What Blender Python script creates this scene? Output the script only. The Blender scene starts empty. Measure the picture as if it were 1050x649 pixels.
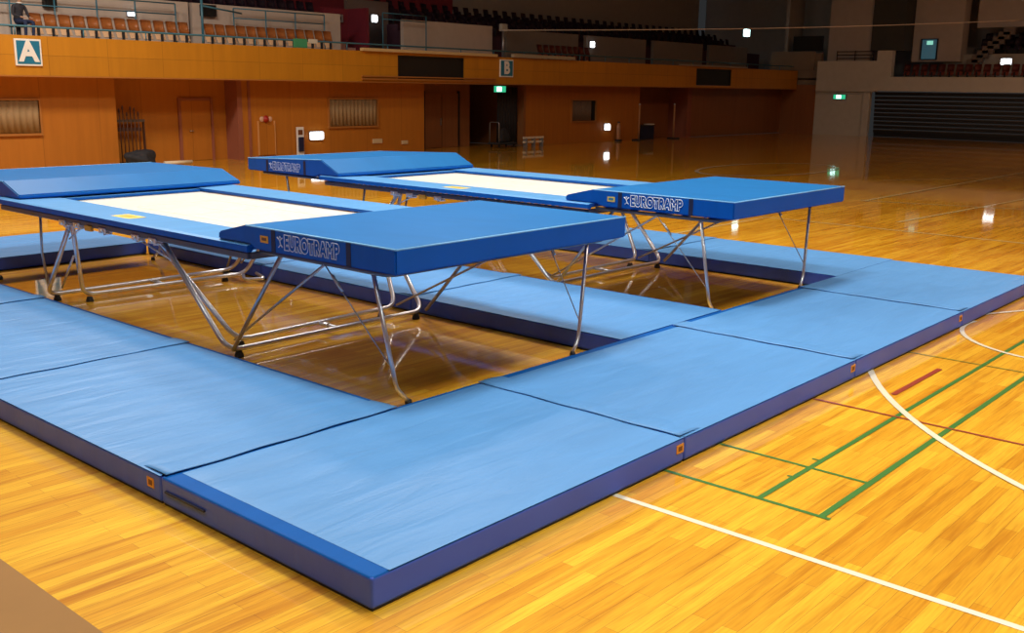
import bpy, bmesh, math, random
from mathutils import Vector, Matrix
random.seed(7)
C = bpy.context.scene.collection
S = bpy.context.scene
PI = math.pi

# ------------------------------------------------------------------ camera
F_PX, PITCH, YAW, ROLL = 1045.4, -12.66, 41.218, 0.80
cam_d = bpy.data.cameras.new('camera'); cam_d.sensor_width = 36; cam_d.lens = F_PX*36/1050
cam_d.clip_end = 300
cam = bpy.data.objects.new('camera', cam_d); C.objects.link(cam)
y_, p_, r_ = map(math.radians, (YAW, PITCH, ROLL))
fw = Vector((math.cos(y_)*math.cos(p_), math.sin(y_)*math.cos(p_), math.sin(p_)))
rt = Vector((math.sin(y_), -math.cos(y_), 0)); up = rt.cross(fw)
r2 = rt*math.cos(r_) + up*math.sin(r_); u2 = up*math.cos(r_) - rt*math.sin(r_)
M = Matrix((r2, u2, -fw)).transposed().to_4x4(); M.translation = Vector((-3.063, -3.591, 2.59))
cam.matrix_world = M
S.camera = cam

# ------------------------------------------------------------------ world, light, exposure
w = bpy.data.worlds.new('world'); S.world = w; w.use_nodes = True
w.node_tree.nodes['Background'].inputs[0].default_value = (0.9, 0.95, 1, 1)
w.node_tree.nodes['Background'].inputs[1].default_value = 0.02
S.view_settings.view_transform = 'Standard'; S.view_settings.look = 'None'
S.view_settings.gamma = 1; S.view_settings.use_curve_mapping = False
S.view_settings.exposure = 0.22
def area(name, loc, size, power, col=(1, .97, .9), aim=None, spread=180):
    d = bpy.data.lights.new(name, 'AREA'); d.size = size; d.energy = power; d.color = col; d.spread = math.radians(spread)
    o = bpy.data.objects.new(name, d); C.objects.link(o); o.location = loc
    if aim is not None:
        o.rotation_euler = (Vector(aim)-Vector(loc)).to_track_quat('-Z', 'Y').to_euler()
    return o
# rows of hall lamps under the roof, plus added fill lamps towards the far end
LAMPS = [(-6, -12, 220), (3, -12, 560), (15, -12, 380), (-6, -3, 220), (4, -3, 560), (13, -3, 520), (-5, 6, 190), (4, 5, 720), (12, 5, 580), (20, 2, 230), (24, -8, 170),
         (1, 18.5, 1150), (7.5, 18, 1150), (13.5, 13, 750), (33, -2, 60), (45, 4, 560)]  # last two are unseen, added to brighten the dark far end
def lamp_colour(v, u):          # whiter lamps over the mats, warmer ones towards the far end
    if u > 8: return (1, .87, .72)
    k = min(1, max(0, (v-6)/14)); return tuple(a*(1-k)+b*k for a, b in zip((.97, 1, .88), (1, .58, .35)))
for v, u, pw in LAMPS:
    area('hall_or_fill_lamp', (v, u, 12.5), 2.2, pw*(.765 if u < 8 and v < 22 else 1), lamp_colour(v, u), (v, u, 0), 130 if u < 8 and v < 30 else 180)

# ------------------------------------------------------------------ materials
def nodes(name):
    m = bpy.data.materials.new(name); m.use_nodes = True
    nt = m.node_tree; b = nt.nodes['Principled BSDF']; return m, nt, b
def plain(name, col, rough=.5, metal=0, emis=None, es=0, coat=0, spec=.5):
    m, nt, b = nodes(name)
    b.inputs['Base Color'].default_value = (*col, 1); b.inputs['Roughness'].default_value = rough
    b.inputs['Metallic'].default_value = metal; b.inputs['Coat Weight'].default_value = coat
    b.inputs['Coat Roughness'].default_value = .08; b.inputs['Specular IOR Level'].default_value = spec
    if emis: b.inputs['Emission Color'].default_value = (*emis, 1); b.inputs['Emission Strength'].default_value = es
    # faint tonal variation
    if not emis:
        tc = nt.nodes.new('ShaderNodeTexCoord'); n = nt.nodes.new('ShaderNodeTexNoise'); n.inputs['Scale'].default_value = 3
        n.inputs['Detail'].default_value = 4
        mx = nt.nodes.new('ShaderNodeMix'); mx.data_type = 'RGBA'; mx.blend_type = 'MULTIPLY'; mx.inputs[0].default_value = 1
        rp = nt.nodes.new('ShaderNodeValToRGB'); rp.color_ramp.elements[0].color = (.88, .88, .88, 1); rp.color_ramp.elements[1].color = (1.05, 1.05, 1.05, 1)
        nt.links.new(tc.outputs['Object'], n.inputs['Vector']); nt.links.new(n.outputs['Fac'], rp.inputs[0])
        mx.inputs[6].default_value = (*col, 1); nt.links.new(rp.outputs[0], mx.inputs[7]); nt.links.new(mx.outputs[2], b.inputs['Base Color'])
    return m
def vinyl(name, col, rough=.35, bump=.25, scale=(1.2, 7, 2), dist=.02, spec=.3):
    m, nt, b = nodes(name); b.inputs['Specular IOR Level'].default_value = spec
    b.inputs['Roughness'].default_value = rough
    tc = nt.nodes.new('ShaderNodeTexCoord'); mp = nt.nodes.new('ShaderNodeMapping'); mp.inputs['Scale'].default_value = scale
    n = nt.nodes.new('ShaderNodeTexNoise'); n.inputs['Scale'].default_value = 1.0; n.inputs['Detail'].default_value = 3; n.inputs['Distortion'].default_value = .6
    nt.links.new(tc.outputs['Object'], mp.inputs[0]); nt.links.new(mp.outputs[0], n.inputs['Vector'])
    bp = nt.nodes.new('ShaderNodeBump'); bp.inputs['Strength'].default_value = bump; bp.inputs['Distance'].default_value = dist
    nt.links.new(n.outputs['Fac'], bp.inputs['Height']); nt.links.new(bp.outputs[0], b.inputs['Normal'])
    rp = nt.nodes.new('ShaderNodeValToRGB')
    rp.color_ramp.elements[0].position = .25; rp.color_ramp.elements[1].position = .75
    rp.color_ramp.elements[0].color = (*[c*.93 for c in col], 1); rp.color_ramp.elements[1].color = (*[c*1.05 for c in col], 1)
    nt.links.new(n.outputs['Fac'], rp.inputs[0]); nt.links.new(rp.outputs[0], b.inputs['Base Color'])
    return m
def floor_mat():
    m, nt, b = nodes('sprung wood floor'); L = nt.links.new; N = nt.nodes.new
    tc = N('ShaderNodeTexCoord')
    br = N('ShaderNodeTexBrick'); br.offset = .37; br.offset_frequency = 2
    br.inputs['Scale'].default_value = 1; br.inputs['Brick Width'].default_value = 1.1; br.inputs['Row Height'].default_value = .085
    br.inputs['Mortar Size'].default_value = .0012; br.inputs['Mortar Smooth'].default_value = .3
    br.inputs['Color1'].default_value = (.80, .455, .032, 1); br.inputs['Color2'].default_value = (.64, .29, .014, 1); br.inputs['Mortar'].default_value = (.33, .13, .02, 1)
    L(tc.outputs['Object'], br.inputs['Vector'])
    def noise(sc, s=1, det=3):
        mp = N('ShaderNodeMapping'); mp.inputs['Scale'].default_value = sc; n = N('ShaderNodeTexNoise'); n.inputs['Scale'].default_value = s; n.inputs['Detail'].default_value = det
        L(tc.outputs['Object'], mp.inputs[0]); L(mp.outputs[0], n.inputs['Vector']); return n
    def ramp(src, a, ca, bb, cb):
        r = N('ShaderNodeValToRGB'); r.color_ramp.elements[0].position = a; r.color_ramp.elements[1].position = bb
        r.color_ramp.elements[0].color = (*ca, 1); r.color_ramp.elements[1].color = (*cb, 1); L(src, r.inputs[0]); return r
    def mul(a, bb, f=1):
        x = N('ShaderNodeMix'); x.data_type = 'RGBA'; x.blend_type = 'MULTIPLY'; x.inputs[0].default_value = f; L(a, x.inputs[6]); L(bb, x.inputs[7]); return x
    g = noise((.8, 14, 1), 1.0, 5); gr = ramp(g.outputs['Fac'], .28, (.76, .61, .46), .50, (1.04, 1.05, 1.06))
    k = noise((4, 70, 1), 1.0, 3); kr = ramp(k.outputs['Fac'], .3, (.86, .80, .7), .6, (1.03, 1.03, 1.03))
    bl = noise((.25, .9, 1), 1.0, 2); blr = ramp(bl.outputs['Fac'], .3, (.86, .80, .72), .65, (1.06, 1.08, 1.15))
    c = mul(br.outputs['Color'], gr.outputs[0]); c = mul(c.outputs[2], kr.outputs[0]); c = mul(c.outputs[2], blr.outputs[0])
    L(c.outputs[2], b.inputs['Base Color'])
    b.inputs['Roughness'].default_value = .5; b.inputs['Specular IOR Level'].default_value = .1; b.inputs['Coat Weight'].default_value = 1; b.inputs['Coat Roughness'].default_value = .045
    b.inputs['Coat IOR'].default_value = 1.75
    wn = noise((1.0, 3, 1), 1.0, 2); bp = N('ShaderNodeBump'); bp.inputs['Strength'].default_value = .06; bp.inputs['Distance'].default_value = .01
    L(wn.outputs['Fac'], bp.inputs['Height']); L(bp.outputs[0], b.inputs['Coat Normal'])
    return m
def wood_wall(name, col, rough=.45, coat=.15):
    m, nt, b = nodes(name); L = nt.links.new; N = nt.nodes.new
    tc = N('ShaderNodeTexCoord'); br = N('ShaderNodeTexBrick'); br.offset = 0
    mp = N('ShaderNodeMapping'); mp.inputs['Rotation'].default_value = (PI/2, 0, 0)
    L(tc.outputs['Object'], mp.inputs[0]); L(mp.outputs[0], br.inputs['Vector'])
    br.inputs['Scale'].default_value = 1; br.inputs['Brick Width'].default_value = 1.8; br.inputs['Row Height'].default_value = 3.3
    br.inputs['Mortar Size'].default_value = .008
    br.inputs['Color1'].default_value = (*col, 1); br.inputs['Color2'].default_value = (*[x*.9 for x in col], 1); br.inputs['Mortar'].default_value = (*[x*.6 for x in col], 1)
    mp2 = N('ShaderNodeMapping'); mp2.inputs['Scale'].default_value = (6, 6, .5); n = N('ShaderNodeTexNoise'); n.inputs['Detail'].default_value = 4; n.inputs['Scale'].default_value = 1
    L(tc.outputs['Object'], mp2.inputs[0]); L(mp2.outputs[0], n.inputs['Vector'])
    r = N('ShaderNodeValToRGB'); r.color_ramp.elements[0].color = (.8, .76, .7, 1); r.color_ramp.elements[1].color = (1.08, 1.08, 1.08, 1); L(n.outputs['Fac'], r.inputs[0])
    x = N('ShaderNodeMix'); x.data_type = 'RGBA'; x.blend_type = 'MULTIPLY'; x.inputs[0].default_value = 1; L(br.outputs['Color'], x.inputs[6]); L(r.outputs[0], x.inputs[7])
    L(x.outputs[2], b.inputs['Base Color']); b.inputs['Roughness'].default_value = rough; b.inputs['Coat Weight'].default_value = coat
    return m
M_floor = floor_mat()
M_wall = wood_wall('orange wood wall panels', (.50, .180, .016), .55, 0)
M_fascia = wood_wall('orange wood balcony front', (.56, .245, .010), .55, 0)
M_brown = wood_wall('brown wood panelling', (.30, .12, .04), .5, 0)
M_beige = plain('beige painted concrete', (.58, .60, .58), .8)
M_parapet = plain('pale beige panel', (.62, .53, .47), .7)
M_conc = plain('grey brown concrete', (.32, .31, .30), .9)
M_maroon = plain('maroon painted wall', (.20, .018, .040), .7)
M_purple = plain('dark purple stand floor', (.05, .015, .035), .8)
M_black = plain('black panel', (.008, .008, .009), .5)
M_dark = plain('dark grey fabric', (.02, .022, .03), .8)
M_top = vinyl('light blue mat cover', (.078, .245, .565), .45, .8)
M_side = vinyl('dark blue mat side', (.050, .120, .68), .38, .15)
M_rim = vinyl('royal blue mat rim', (.003, .085, .36), .5, .1, spec=.06)
M_decktop = vinyl('mid blue deck mat cover', (.010, .135, .41), .45, .12, (3, 1.2, 1), .02, .10)
M_deckside = vinyl('royal blue deck mat side', (.003, .095, .46), .4, .1, spec=.15)
M_pad = vinyl('light blue frame pad', (.090, .30, .66), .38, .15)
M_pipe = vinyl('pale blue piping', (.22, .50, .85), .4, .1)
M_bed = plain('white woven jumping bed', (.93, .93, .95), .6)
_nt = M_bed.node_tree; _tr = _nt.nodes.new('ShaderNodeBsdfTransparent'); _mx = _nt.nodes.new('ShaderNodeMixShader'); _mx.inputs[0].default_value = .56   # open weave lets light through
_nt.links.new(_nt.nodes['Principled BSDF'].outputs[0], _mx.inputs[1]); _nt.links.new(_tr.outputs[0], _mx.inputs[2]); _nt.links.new(_mx.outputs[0], _nt.nodes['Material Output'].inputs[0])
M_bedline = plain('pale grey bed stitching', (.62, .58, .66), .6)
M_steel = plain('galvanised steel tube', (.74, .78, .88), .30, .8)
M_steel2 = plain('dull steel frame', (.44, .47, .55), .36, .8)
M_railsteel = plain('dark steel rail', (.13, .14, .18), .45, .6)
M_rubber = plain('black rubber', (.015, .015, .018), .6)
M_strap = plain('navy webbing strap', (.006, .012, .06), .6)
M_orange = plain('orange label', (.75, .33, .03), .5)
M_yellow = plain('yellow label', (.80, .55, .12), .5)
M_tag = plain('dark print', (.18, .06, .02), .6)
M_white = plain('white print', (.80, .82, .88), .5)
M_letter = plain('pale lilac lettering', (.50, .55, .80), .5)
M_line_w = plain('white line paint', (.85, .78, .62), .35, coat=1)
M_line_g = plain('green line paint', (.05, .20, .04), .35, coat=1)
M_line_r = plain('red line paint', (.35, .05, .03), .35, coat=1)
M_line_y = plain('faded yellow line paint', (.85, .68, .30), .35, coat=1)
M_strip = plain('brown floor strip', (.27, .13, .035), .6, spec=.2)
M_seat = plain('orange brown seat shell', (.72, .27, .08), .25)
M_seat2 = plain('seat pan with painted glare', (.80, .52, .32), .2)  # glare on the folded pans is put into the colour
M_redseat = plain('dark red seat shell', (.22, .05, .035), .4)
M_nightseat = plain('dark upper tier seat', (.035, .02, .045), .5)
M_teal = plain('teal blue handrail paint', (.055, .20, .30), .35)
M_glow_w = plain('white lamp glass', (1, 1, 1), .4, emis=(.95, 1, 1), es=3)
M_glow_c = plain('cyan white lamp glass', (1, 1, 1), .4, emis=(.60, 1, .95), es=3)
M_glow_g = plain('green exit sign glass', (0, .3, .15), .4, emis=(.03, .45, .22), es=1)
M_signblue = plain('teal blue sign enamel', (.015, .19, .36), .4)
M_signwhite = plain('white sign enamel', (.85, .87, .9), .4)
M_curtain = plain('tan curtain cloth', (.33, .22, .11), .8)
M_frame = plain('orange wood frame', (.40, .16, .035), .5)
M_glass = plain('dark window glass', (.02, .02, .02), .1)
M_pink = plain('dull pink pilaster', (.30, .10, .06), .6)
M_green = plain('green cloth', (.05, .32, .16), .8)
M_skin = plain('skin', (.55, .32, .22), .5)
M_hair = plain('black hair', (.012, .010, .010), .5)
M_shirt = plain('dark charcoal shirt', (.035, .035, .05), .8)
M_jeans = plain('dark blue trousers', (.02, .035, .10), .8)

# ------------------------------------------------------------------ mesh helpers
def obj(name, bm, mats, parent=None, smooth=False, loc=None):
    me = bpy.data.meshes.new(name); bm.normal_update(); bm.to_mesh(me); bm.free()
    for m in (mats if isinstance(mats, (list, tuple)) else [mats]): me.materials.append(m)
    if smooth: me.shade_smooth()
    o = bpy.data.objects.new(name, me); C.objects.link(o)
    if parent: o.parent = parent
    if loc: o.location = loc
    return o
def thing(name, label, cat, loc=(0, 0, 0), rz=0, group=None):
    o = bpy.data.objects.new(name, None); C.objects.link(o); o.location = loc; o.rotation_euler = (0, 0, rz)
    o.empty_display_size = .2
    return tag(o, label, cat, group)
def tag(o, label, cat, group=None):
    o['label'] = label; o['category'] = cat
    if group: o['group'] = group
    return o
def struct(o): o['kind'] = 'structure'; return o
def copy_tree(o, parent=None, loc=None, rz=None):
    c = o.copy(); C.objects.link(c)
    if parent: c.parent = parent
    if loc is not None: c.location = loc
    if rz is not None: c.rotation_euler = (0, 0, rz)
    for ch in list(o.children): copy_tree(ch, c)
    return c
def box(bm, x0, x1, y0, y1, z0, z1, mi=0, bevel=0, seg=2):
    r = bmesh.ops.create_cube(bm, size=1)
    vs = r['verts']
    for v in vs: v.co = Vector((x0+(x1-x0)*(v.co.x+.5), y0+(y1-y0)*(v.co.y+.5), z0+(z1-z0)*(v.co.z+.5)))
    fs = list({f for v in vs for f in v.link_faces})
    for f in fs: f.material_index = mi
    if bevel:
        es = list({e for v in vs for e in v.link_edges})
        bmesh.ops.bevel(bm, geom=es, offset=bevel, segments=seg, affect='EDGES', profile=.5)
    return bm
def B(*a, **k): return box(bmesh.new(), *a, **k)
def tube(bm, pts, r, n=10, closed=False, mi=0):
    pts = [Vector(p) for p in pts]; rings = []; m = len(pts)
    prev = None
    for i, p in enumerate(pts):
        if closed: t = (pts[(i+1) % m]-pts[i-1]).normalized()
        elif i == 0: t = (pts[1]-p).normalized()
        elif i == m-1: t = (p-pts[i-1]).normalized()
        else: t = ((pts[i+1]-p).normalized()+(p-pts[i-1]).normalized()).normalized()
        if prev is None:
            a = Vector((0, 0, 1)) if abs(t.z) < .9 else Vector((1, 0, 0)); nrm = t.cross(a).normalized()
        else:
            nrm = (prev - t*prev.dot(t)).normalized()
        prev = nrm; bn = t.cross(nrm)
        rr = r[i] if isinstance(r, (list, tuple)) else r
        rings.append([bm.verts.new(p+(nrm*math.cos(2*PI*k/n)+bn*math.sin(2*PI*k/n))*rr) for k in range(n)])
    cnt = m if closed else m-1
    for i in range(cnt):
        A, Bq = rings[i], rings[(i+1) % m]
        for k in range(n):
            f = bm.faces.new((A[k], A[(k+1) % n], Bq[(k+1) % n], Bq[k])); f.material_index = mi; f.smooth = True
    if not closed:
        f = bm.faces.new(rings[0][::-1]); f.material_index = mi
        f = bm.faces.new(rings[-1]); f.material_index = mi
    return bm
def bend(pts, rad=.12, n=6):
    """round the inner corners of a polyline"""
    pts = [Vector(p) for p in pts]; out = [pts[0]]
    for i in range(1, len(pts)-1):
        a, b, c = pts[i-1], pts[i], pts[i+1]
        d1 = (a-b); d2 = (c-b); q = min(rad, d1.length*.45, d2.length*.45)
        p0 = b+d1.normalized()*q; p2 = b+d2.normalized()*q
        for k in range(n+1):
            t = k/n; out.append(p0*(1-t)**2+b*2*t*(1-t)+p2*t*t)
    out.append(pts[-1]); return out
def prism(bm, pts, x0, x1, axis='x', mi=0):
    """extrude a 2D outline; axis x: pts are (y,z); axis y: (x,z); axis z: (x,y)"""
    def P(a, b, t): return {'x': (t, a, b), 'y': (a, t, b), 'z': (a, b, t)}[axis]
    A = [bm.verts.new(P(a, b, x0)) for a, b in pts]; Bq = [bm.verts.new(P(a, b, x1)) for a, b in pts]
    n = len(pts); fs = [bm.faces.new(A), bm.faces.new(Bq[::-1])]
    for i in range(n): fs.append(bm.faces.new((A[i], Bq[i], Bq[(i+1) % n], A[(i+1) % n])))
    for f in fs: f.material_index = mi
    bmesh.ops.recalc_face_normals(bm, faces=fs)
    return bm
def lathe(bm, prof, c=(0, 0, 0), n=16, axis='z'):
    rings = []
    for r, z in prof:
        ring = []
        for k in range(n):
            a = 2*PI*k/n; x, y = r*math.cos(a), r*math.sin(a)
            co = (x, y, z) if axis == 'z' else ((x, z, y) if axis == 'y' else (z, x, y))
            ring.append(bm.verts.new(Vector(co)+Vector(c)))
        rings.append(ring)
    fs = []
    for i in range(len(rings)-1):
        for k in range(n): fs.append(bm.faces.new((rings[i][k], rings[i][(k+1) % n], rings[i+1][(k+1) % n], rings[i+1][k])))
    fs.append(bm.faces.new(rings[0])); fs.append(bm.faces.new(rings[-1]))
    bmesh.ops.recalc_face_normals(bm, faces=fs)
    return bm
def text_mesh(name, s, size, depth, mat, parent, matrix, outline=0, bold=0, squeeze=1.0, spacing=1.0):
    cu = bpy.data.curves.new(name, 'FONT'); cu.body = s; cu.size = size; cu.align_x = 'CENTER'; cu.align_y = 'CENTER'; cu.space_character = spacing
    if outline:
        cu.fill_mode = 'NONE'; cu.bevel_depth = outline; cu.bevel_resolution = 1; cu.offset = bold
    else:
        cu.extrude = depth; cu.offset = bold
    cu.resolution_u = 5
    t = bpy.data.objects.new(name, cu); C.objects.link(t)
    dg = bpy.context.evaluated_depsgraph_get(); me = bpy.data.meshes.new_from_object(t.evaluated_get(dg))
    bpy.data.objects.remove(t)
    me.transform(Matrix.Scale(squeeze, 4, (1, 0, 0))); me.transform(matrix)
    me.materials.clear(); me.materials.append(mat)
    o = bpy.data.objects.new(name, me); C.objects.link(o); o.parent = parent
    return o
def face_mx(o, right):   # matrix for writing on an upright face: local x -> right, local y -> world z
    r = Vector(right); n = r.cross(Vector((0, 0, 1)))
    m = Matrix((r, (0, 0, 1), n)).transposed().to_4x4(); m.translation = Vector(o); return m
def strip(bm, pts, wd, z=.002):
    pts = [Vector((p[0], p[1])) for p in pts]; L, R = [], []
    for i, p in enumerate(pts):
        a = pts[max(i-1, 0)]; b = pts[min(i+1, len(pts)-1)]; t = (b-a).normalized(); n = Vector((-t.y, t.x))*wd/2
        L.append(bm.verts.new((*(p+n), z))); R.append(bm.verts.new((*(p-n), z)))
    for i in range(len(pts)-1): bm.faces.new((R[i], R[i+1], L[i+1], L[i]))
    bmesh.ops.recalc_face_normals(bm, faces=bm.faces[:])
    for f in bm.faces:
        if f.normal.z < 0: f.normal_flip()
    return bm

# ------------------------------------------------------------------ hall shell
bm = B(-20, 58, -26, 27.2, -.2, 0); box(bm, 13.16, 17.6, 27.2, 27.9, -.2, 0); box(bm, 26.46, 32.5, 27.2, 33, -.2, 0)
box(bm, 41.9, 46.6, 27.2, 28.6, -.2, 0); floor = struct(obj('floor', bm, M_floor))
WY = 27.2; FY = 26.4
bm = bmesh.new()                                    # lower wall under the balcony
H0 = 2.70
for x0, x1 in ((-20, 13.16), (17.6, 26.46), (32.84, 41.9)): box(bm, x0, x1, WY, WY+1.0, 0, H0)
box(bm, 13.16, 17.6, 27.9, 28.2, 0, H0)
wl = struct(obj('wall_left', bm, M_wall))
bm = bmesh.new(); box(bm, 26.52, 30.4, 28.4, 30.2, 0, H0); box(bm, 46.98, 58, WY+.2, WY+1, 0, H0); box(bm, 41.9, 46.6, 28.4, 28.6, 0, H0); box(bm, 32.7, 32.84, 27.2, 33, 0, H0)
box(bm, 26.46, 26.5, 28.2, 30, 0, H0)
struct(obj('wall_recess', bm, M_brown))
bm = bmesh.new(); box(bm, 30.4, 32.7, 32.8, 33, 0, H0); box(bm, 30.35, 30.4, 30, 33, 0, H0); struct(obj('wall_passage', bm, M_dark))
bm = B(-20, 58, 26.4+.25, 31, H0, H0+.06); box(bm, 26, 33, 31, 33.2, H0, H0+.06); struct(obj('ceiling_gallery_underside', bm, M_wall))
# balcony front with dark score panels set in it
bm = bmesh.new()
for x0, x1 in ((-20, 24.31), (27.98, 46.04), (49.8, 58)): box(bm, x0, x1, FY, FY+.25, 2.70, 3.84)
for x0, x1 in ((24.31, 27.98), (46.04, 49.8)): box(bm, x0, x1, FY, FY+.25, 2.70, 2.84); box(bm, x0, x1, FY, FY+.25, 3.74, 3.84)
struct(obj('wall_balcony_front', bm, M_fascia))
struct(obj('trim_1', B(-20, 58, FY-.02, FY, 2.70, 2.74), M_frame))
struct(obj('trim_2', B(22.47, 29.87, FY-.08, FY, 2.80, 2.86), M_frame))
struct(obj('trim_3', B(22.47, 29.87, FY-.08, FY, 2.90, 2.95, bevel=.01), M_frame))
struct(obj('trim_4', B(22.47, 29.87, FY-.14, FY+.05, 3.84, 3.95), plain('pale cream ledge', (.62, .47, .24), .5)))
struct(obj('trim_5', B(30.93, 35.2, FY-.14, FY+.05, 3.86, 4.0), plain('pale grey ledge', (.40, .36, .27), .6)))
struct(obj('trim_6', B(44.3, 51.4, FY-.12, FY+.05, 3.84, 3.92), plain('grey ledge', (.33, .28, .22), .6)))
for x0, x1, lb in ((24.31, 27.98, 'black score panel set in the balcony front, left of the B sign'), (46.04, 49.8, 'black score panel at the dim far end of the balcony front')):
    t = thing('score_panel', lb, 'panel', (x0, FY, 2.84))
    bm = B(0.02, x1-x0-.02, .08, .2, 0.01, .89); obj('panel_face', bm, M_black, t)
    bm = bmesh.new(); box(bm, 0.02, x1-x0-.02, .02, .08, 0.01, .05); box(bm, 0.02, x1-x0-.02, .02, .08, .84, .89); box(bm, .02, .07, .02, .08, .05, .84); box(bm, x1-x0-.07, x1-x0-.02, .02, .08, .05, .84)
    obj('panel_frame', bm, M_black, t)
# balcony floor, parapets and upper stand
struct(obj('floor_balcony', B(-20, 58, FY+.25, 31.4, 3.70, 3.76), M_conc))
bm = bmesh.new()
for x0, x1 in ((-20, 17.6), (17.75, 24.48), (27.95, 33.6)): box(bm, x0, x1, 30, 30.2, 3.76, 5.38)
struct(obj('wall_parapet', bm, M_parapet))
bm = bmesh.new()
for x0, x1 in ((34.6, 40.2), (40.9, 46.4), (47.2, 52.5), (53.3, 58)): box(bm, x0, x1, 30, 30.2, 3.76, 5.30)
struct(obj('wall_parapet_far', bm, plain('parapet darkened for dim end', (.22, .19, .17), .8)))  # near parapet beige darkened: dim far light put into the colour
bm = bmesh.new()
for i in range(5):
    box(bm, -20, 24.4, 30.2+i*.9, 31.1+i*.9, 4.0, 5.0+i*.32); box(bm, 28.6, 60, 30.2+i*.9, 31.1+i*.9, 4.0, 4.95+i*.30)
struct(obj('floor_upper_stand', bm, M_purple))
bm = B(-20, 36, 35.0, 35.3, 4, 16); struct(obj('wall_upper_left', bm, M_maroon))
struct(obj('wall_upper_far', B(36, 60, 35.0, 35.3, 4, 16), M_conc))
bm = bmesh.new(); box(bm, 24.9, 26.35, 31.6, 31.8, 3.76, 5.75); box(bm, 26.2, 26.35, 30.4, 31.6, 3.76, 5.75); struct(obj('wall_stair_side', bm, M_maroon))
bm = bmesh.new(); box(bm, 26.35, 28.7, 31.8, 32, 3.76, 6.2); struct(obj('wall_balcony_entry', bm, plain('grey brown entry wall', (.16, .12, .11), .8)))
struct(obj('door_1', B(27.4, 28.3, 31.74, 31.82, 3.76, 5.6, bevel=.01), plain('grey door', (.07, .065, .075), .6)))
t = thing('concrete_stair', 'pale pink stair flight between the seats and the maroon wall', 'stair', (24.55, 30.0, 3.76))
for i in range(4): obj('step', B(0.02+.0*i, 1.5-.28*i if i else 1.5, .3+.3*i, .6+.3*i, 0, .18*(i+1)), plain('pale pink concrete', (.50, .30, .28), .8) if i == 0 else bpy.data.materials['pale pink concrete'], t)
# end wall
EX = 58
bm = bmesh.new()
box(bm, EX, EX+.4, 22.0, 25.1, 0, 3.0)                                   # pale pier
box(bm, EX-.25, EX+.2, 21.3, 25.0, 2.62, 4.42); box(bm, EX-.25, EX+.2, 20.4, 21.3, 3.3, 5.0)
box(bm, EX-.3, EX+.2, -26, 21.6, 2.68, 3.50); box(bm, EX+.2, EX+.9, -26, 21.6, 2.68, 3.28); box(bm, EX-.1, EX+.2, 21.6, 22.0, 0, 2.62)
struct(obj('wall_end_lower', bm, M_beige))
bm = B(EX, EX+.3, 25.1, 27.4, 0, 3.0); struct(obj('wall_end_corner', bm, M_brown))
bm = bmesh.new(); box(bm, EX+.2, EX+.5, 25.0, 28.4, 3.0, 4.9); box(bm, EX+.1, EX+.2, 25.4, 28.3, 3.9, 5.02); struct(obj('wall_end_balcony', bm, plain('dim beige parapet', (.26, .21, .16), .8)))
bm = bmesh.new(); box(bm, EX+4.6, EX+4.9, -26, 36, 3, 16); box(bm, EX+.4, EX+2.4, 27.4, 27.6, 5, 16)
struct(obj('wall_end_upper', bm, M_conc))
bm = bmesh.new()
for a, b, d in ((21.9, 24.6, .2), (17.1, 19.9, 1.4), (8, 16.6, 2.2)): box(bm, EX+d, EX+2.4, a, b, 6.3 if a < 17 else 4.4, 16)
struct(obj('wall_end_pier', bm, plain('taupe concrete pier', (.44, .42, .42), .9)))
bm = B(EX+.1, EX+2.4, 19.95, 21.9, 5.0, 16); struct(obj('wall_end_slot', bm, plain('dark blue grey pier', (.055, .062, .065), .9)))
struct(obj('floor_end_balcony', B(EX+.2, EX+2.6, -26, 27, 3.3, 3.4), M_conc))
bm = bmesh.new()
for i in range(4): box(bm, EX+2.1+i*.62, EX+2.72+i*.62, -25, 16.9-.25*i, 3.4, 4.85+i*.33)
struct(obj('floor_end_stand', bm, M_black))
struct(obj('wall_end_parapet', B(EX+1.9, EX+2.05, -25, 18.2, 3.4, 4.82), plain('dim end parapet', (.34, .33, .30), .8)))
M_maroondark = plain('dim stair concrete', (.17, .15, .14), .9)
t = thing('concrete_stair', 'dim stair flight climbing left of the black stand on the end wall', 'stair', (EX+1.62, 17.05, 4.2))
for i in range(9): obj('step', B(0, .27, -.26*i-.60, -.26*i, .25*i-.35, .25*i+.06), M_maroondark, t)
t = thing('dark_window', 'black rectangular window high on the dim end wall left of the pier', 'opening', (EX+.35, 26.0, 5.05))  # dark window, shown as a black panel in a frame
obj('dark_panel', B(-.02, 0, -.95, .95, .04, .86), M_black, t); bm = bmesh.new(); box(bm, -.06, 0, -1.0, 1.0, 0, .04); box(bm, -.06, 0, -1.0, 1.0, .86, .9); box(bm, -.06, 0, -1.0, -.95, .04, .86); box(bm, -.06, 0, .95, 1.0, .04, .86); obj('opening_frame', bm, M_dark, t)
t = thing('pier_railing', 'dark horizontal railing bars in front of the pale pier on the end wall', 'railing', (EX-.05, 21.6, 4.42))
for k in range(3): obj('bar', tube(bmesh.new(), [(0, 0, .15+.2*k), (0, 2.3, .15+.2*k)], .03, 6), M_dark, t)
for y in (.02, 1.15, 2.28): obj('rail_post', tube(bmesh.new(), [(0, y, 0), (0, y, .6)], .03, 6), M_dark, t)
t = thing('lit_window', 'dim blue-green lit window beside the stair on the end wall', 'window', (EX+1.35, 18.9, 4.5))
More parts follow.
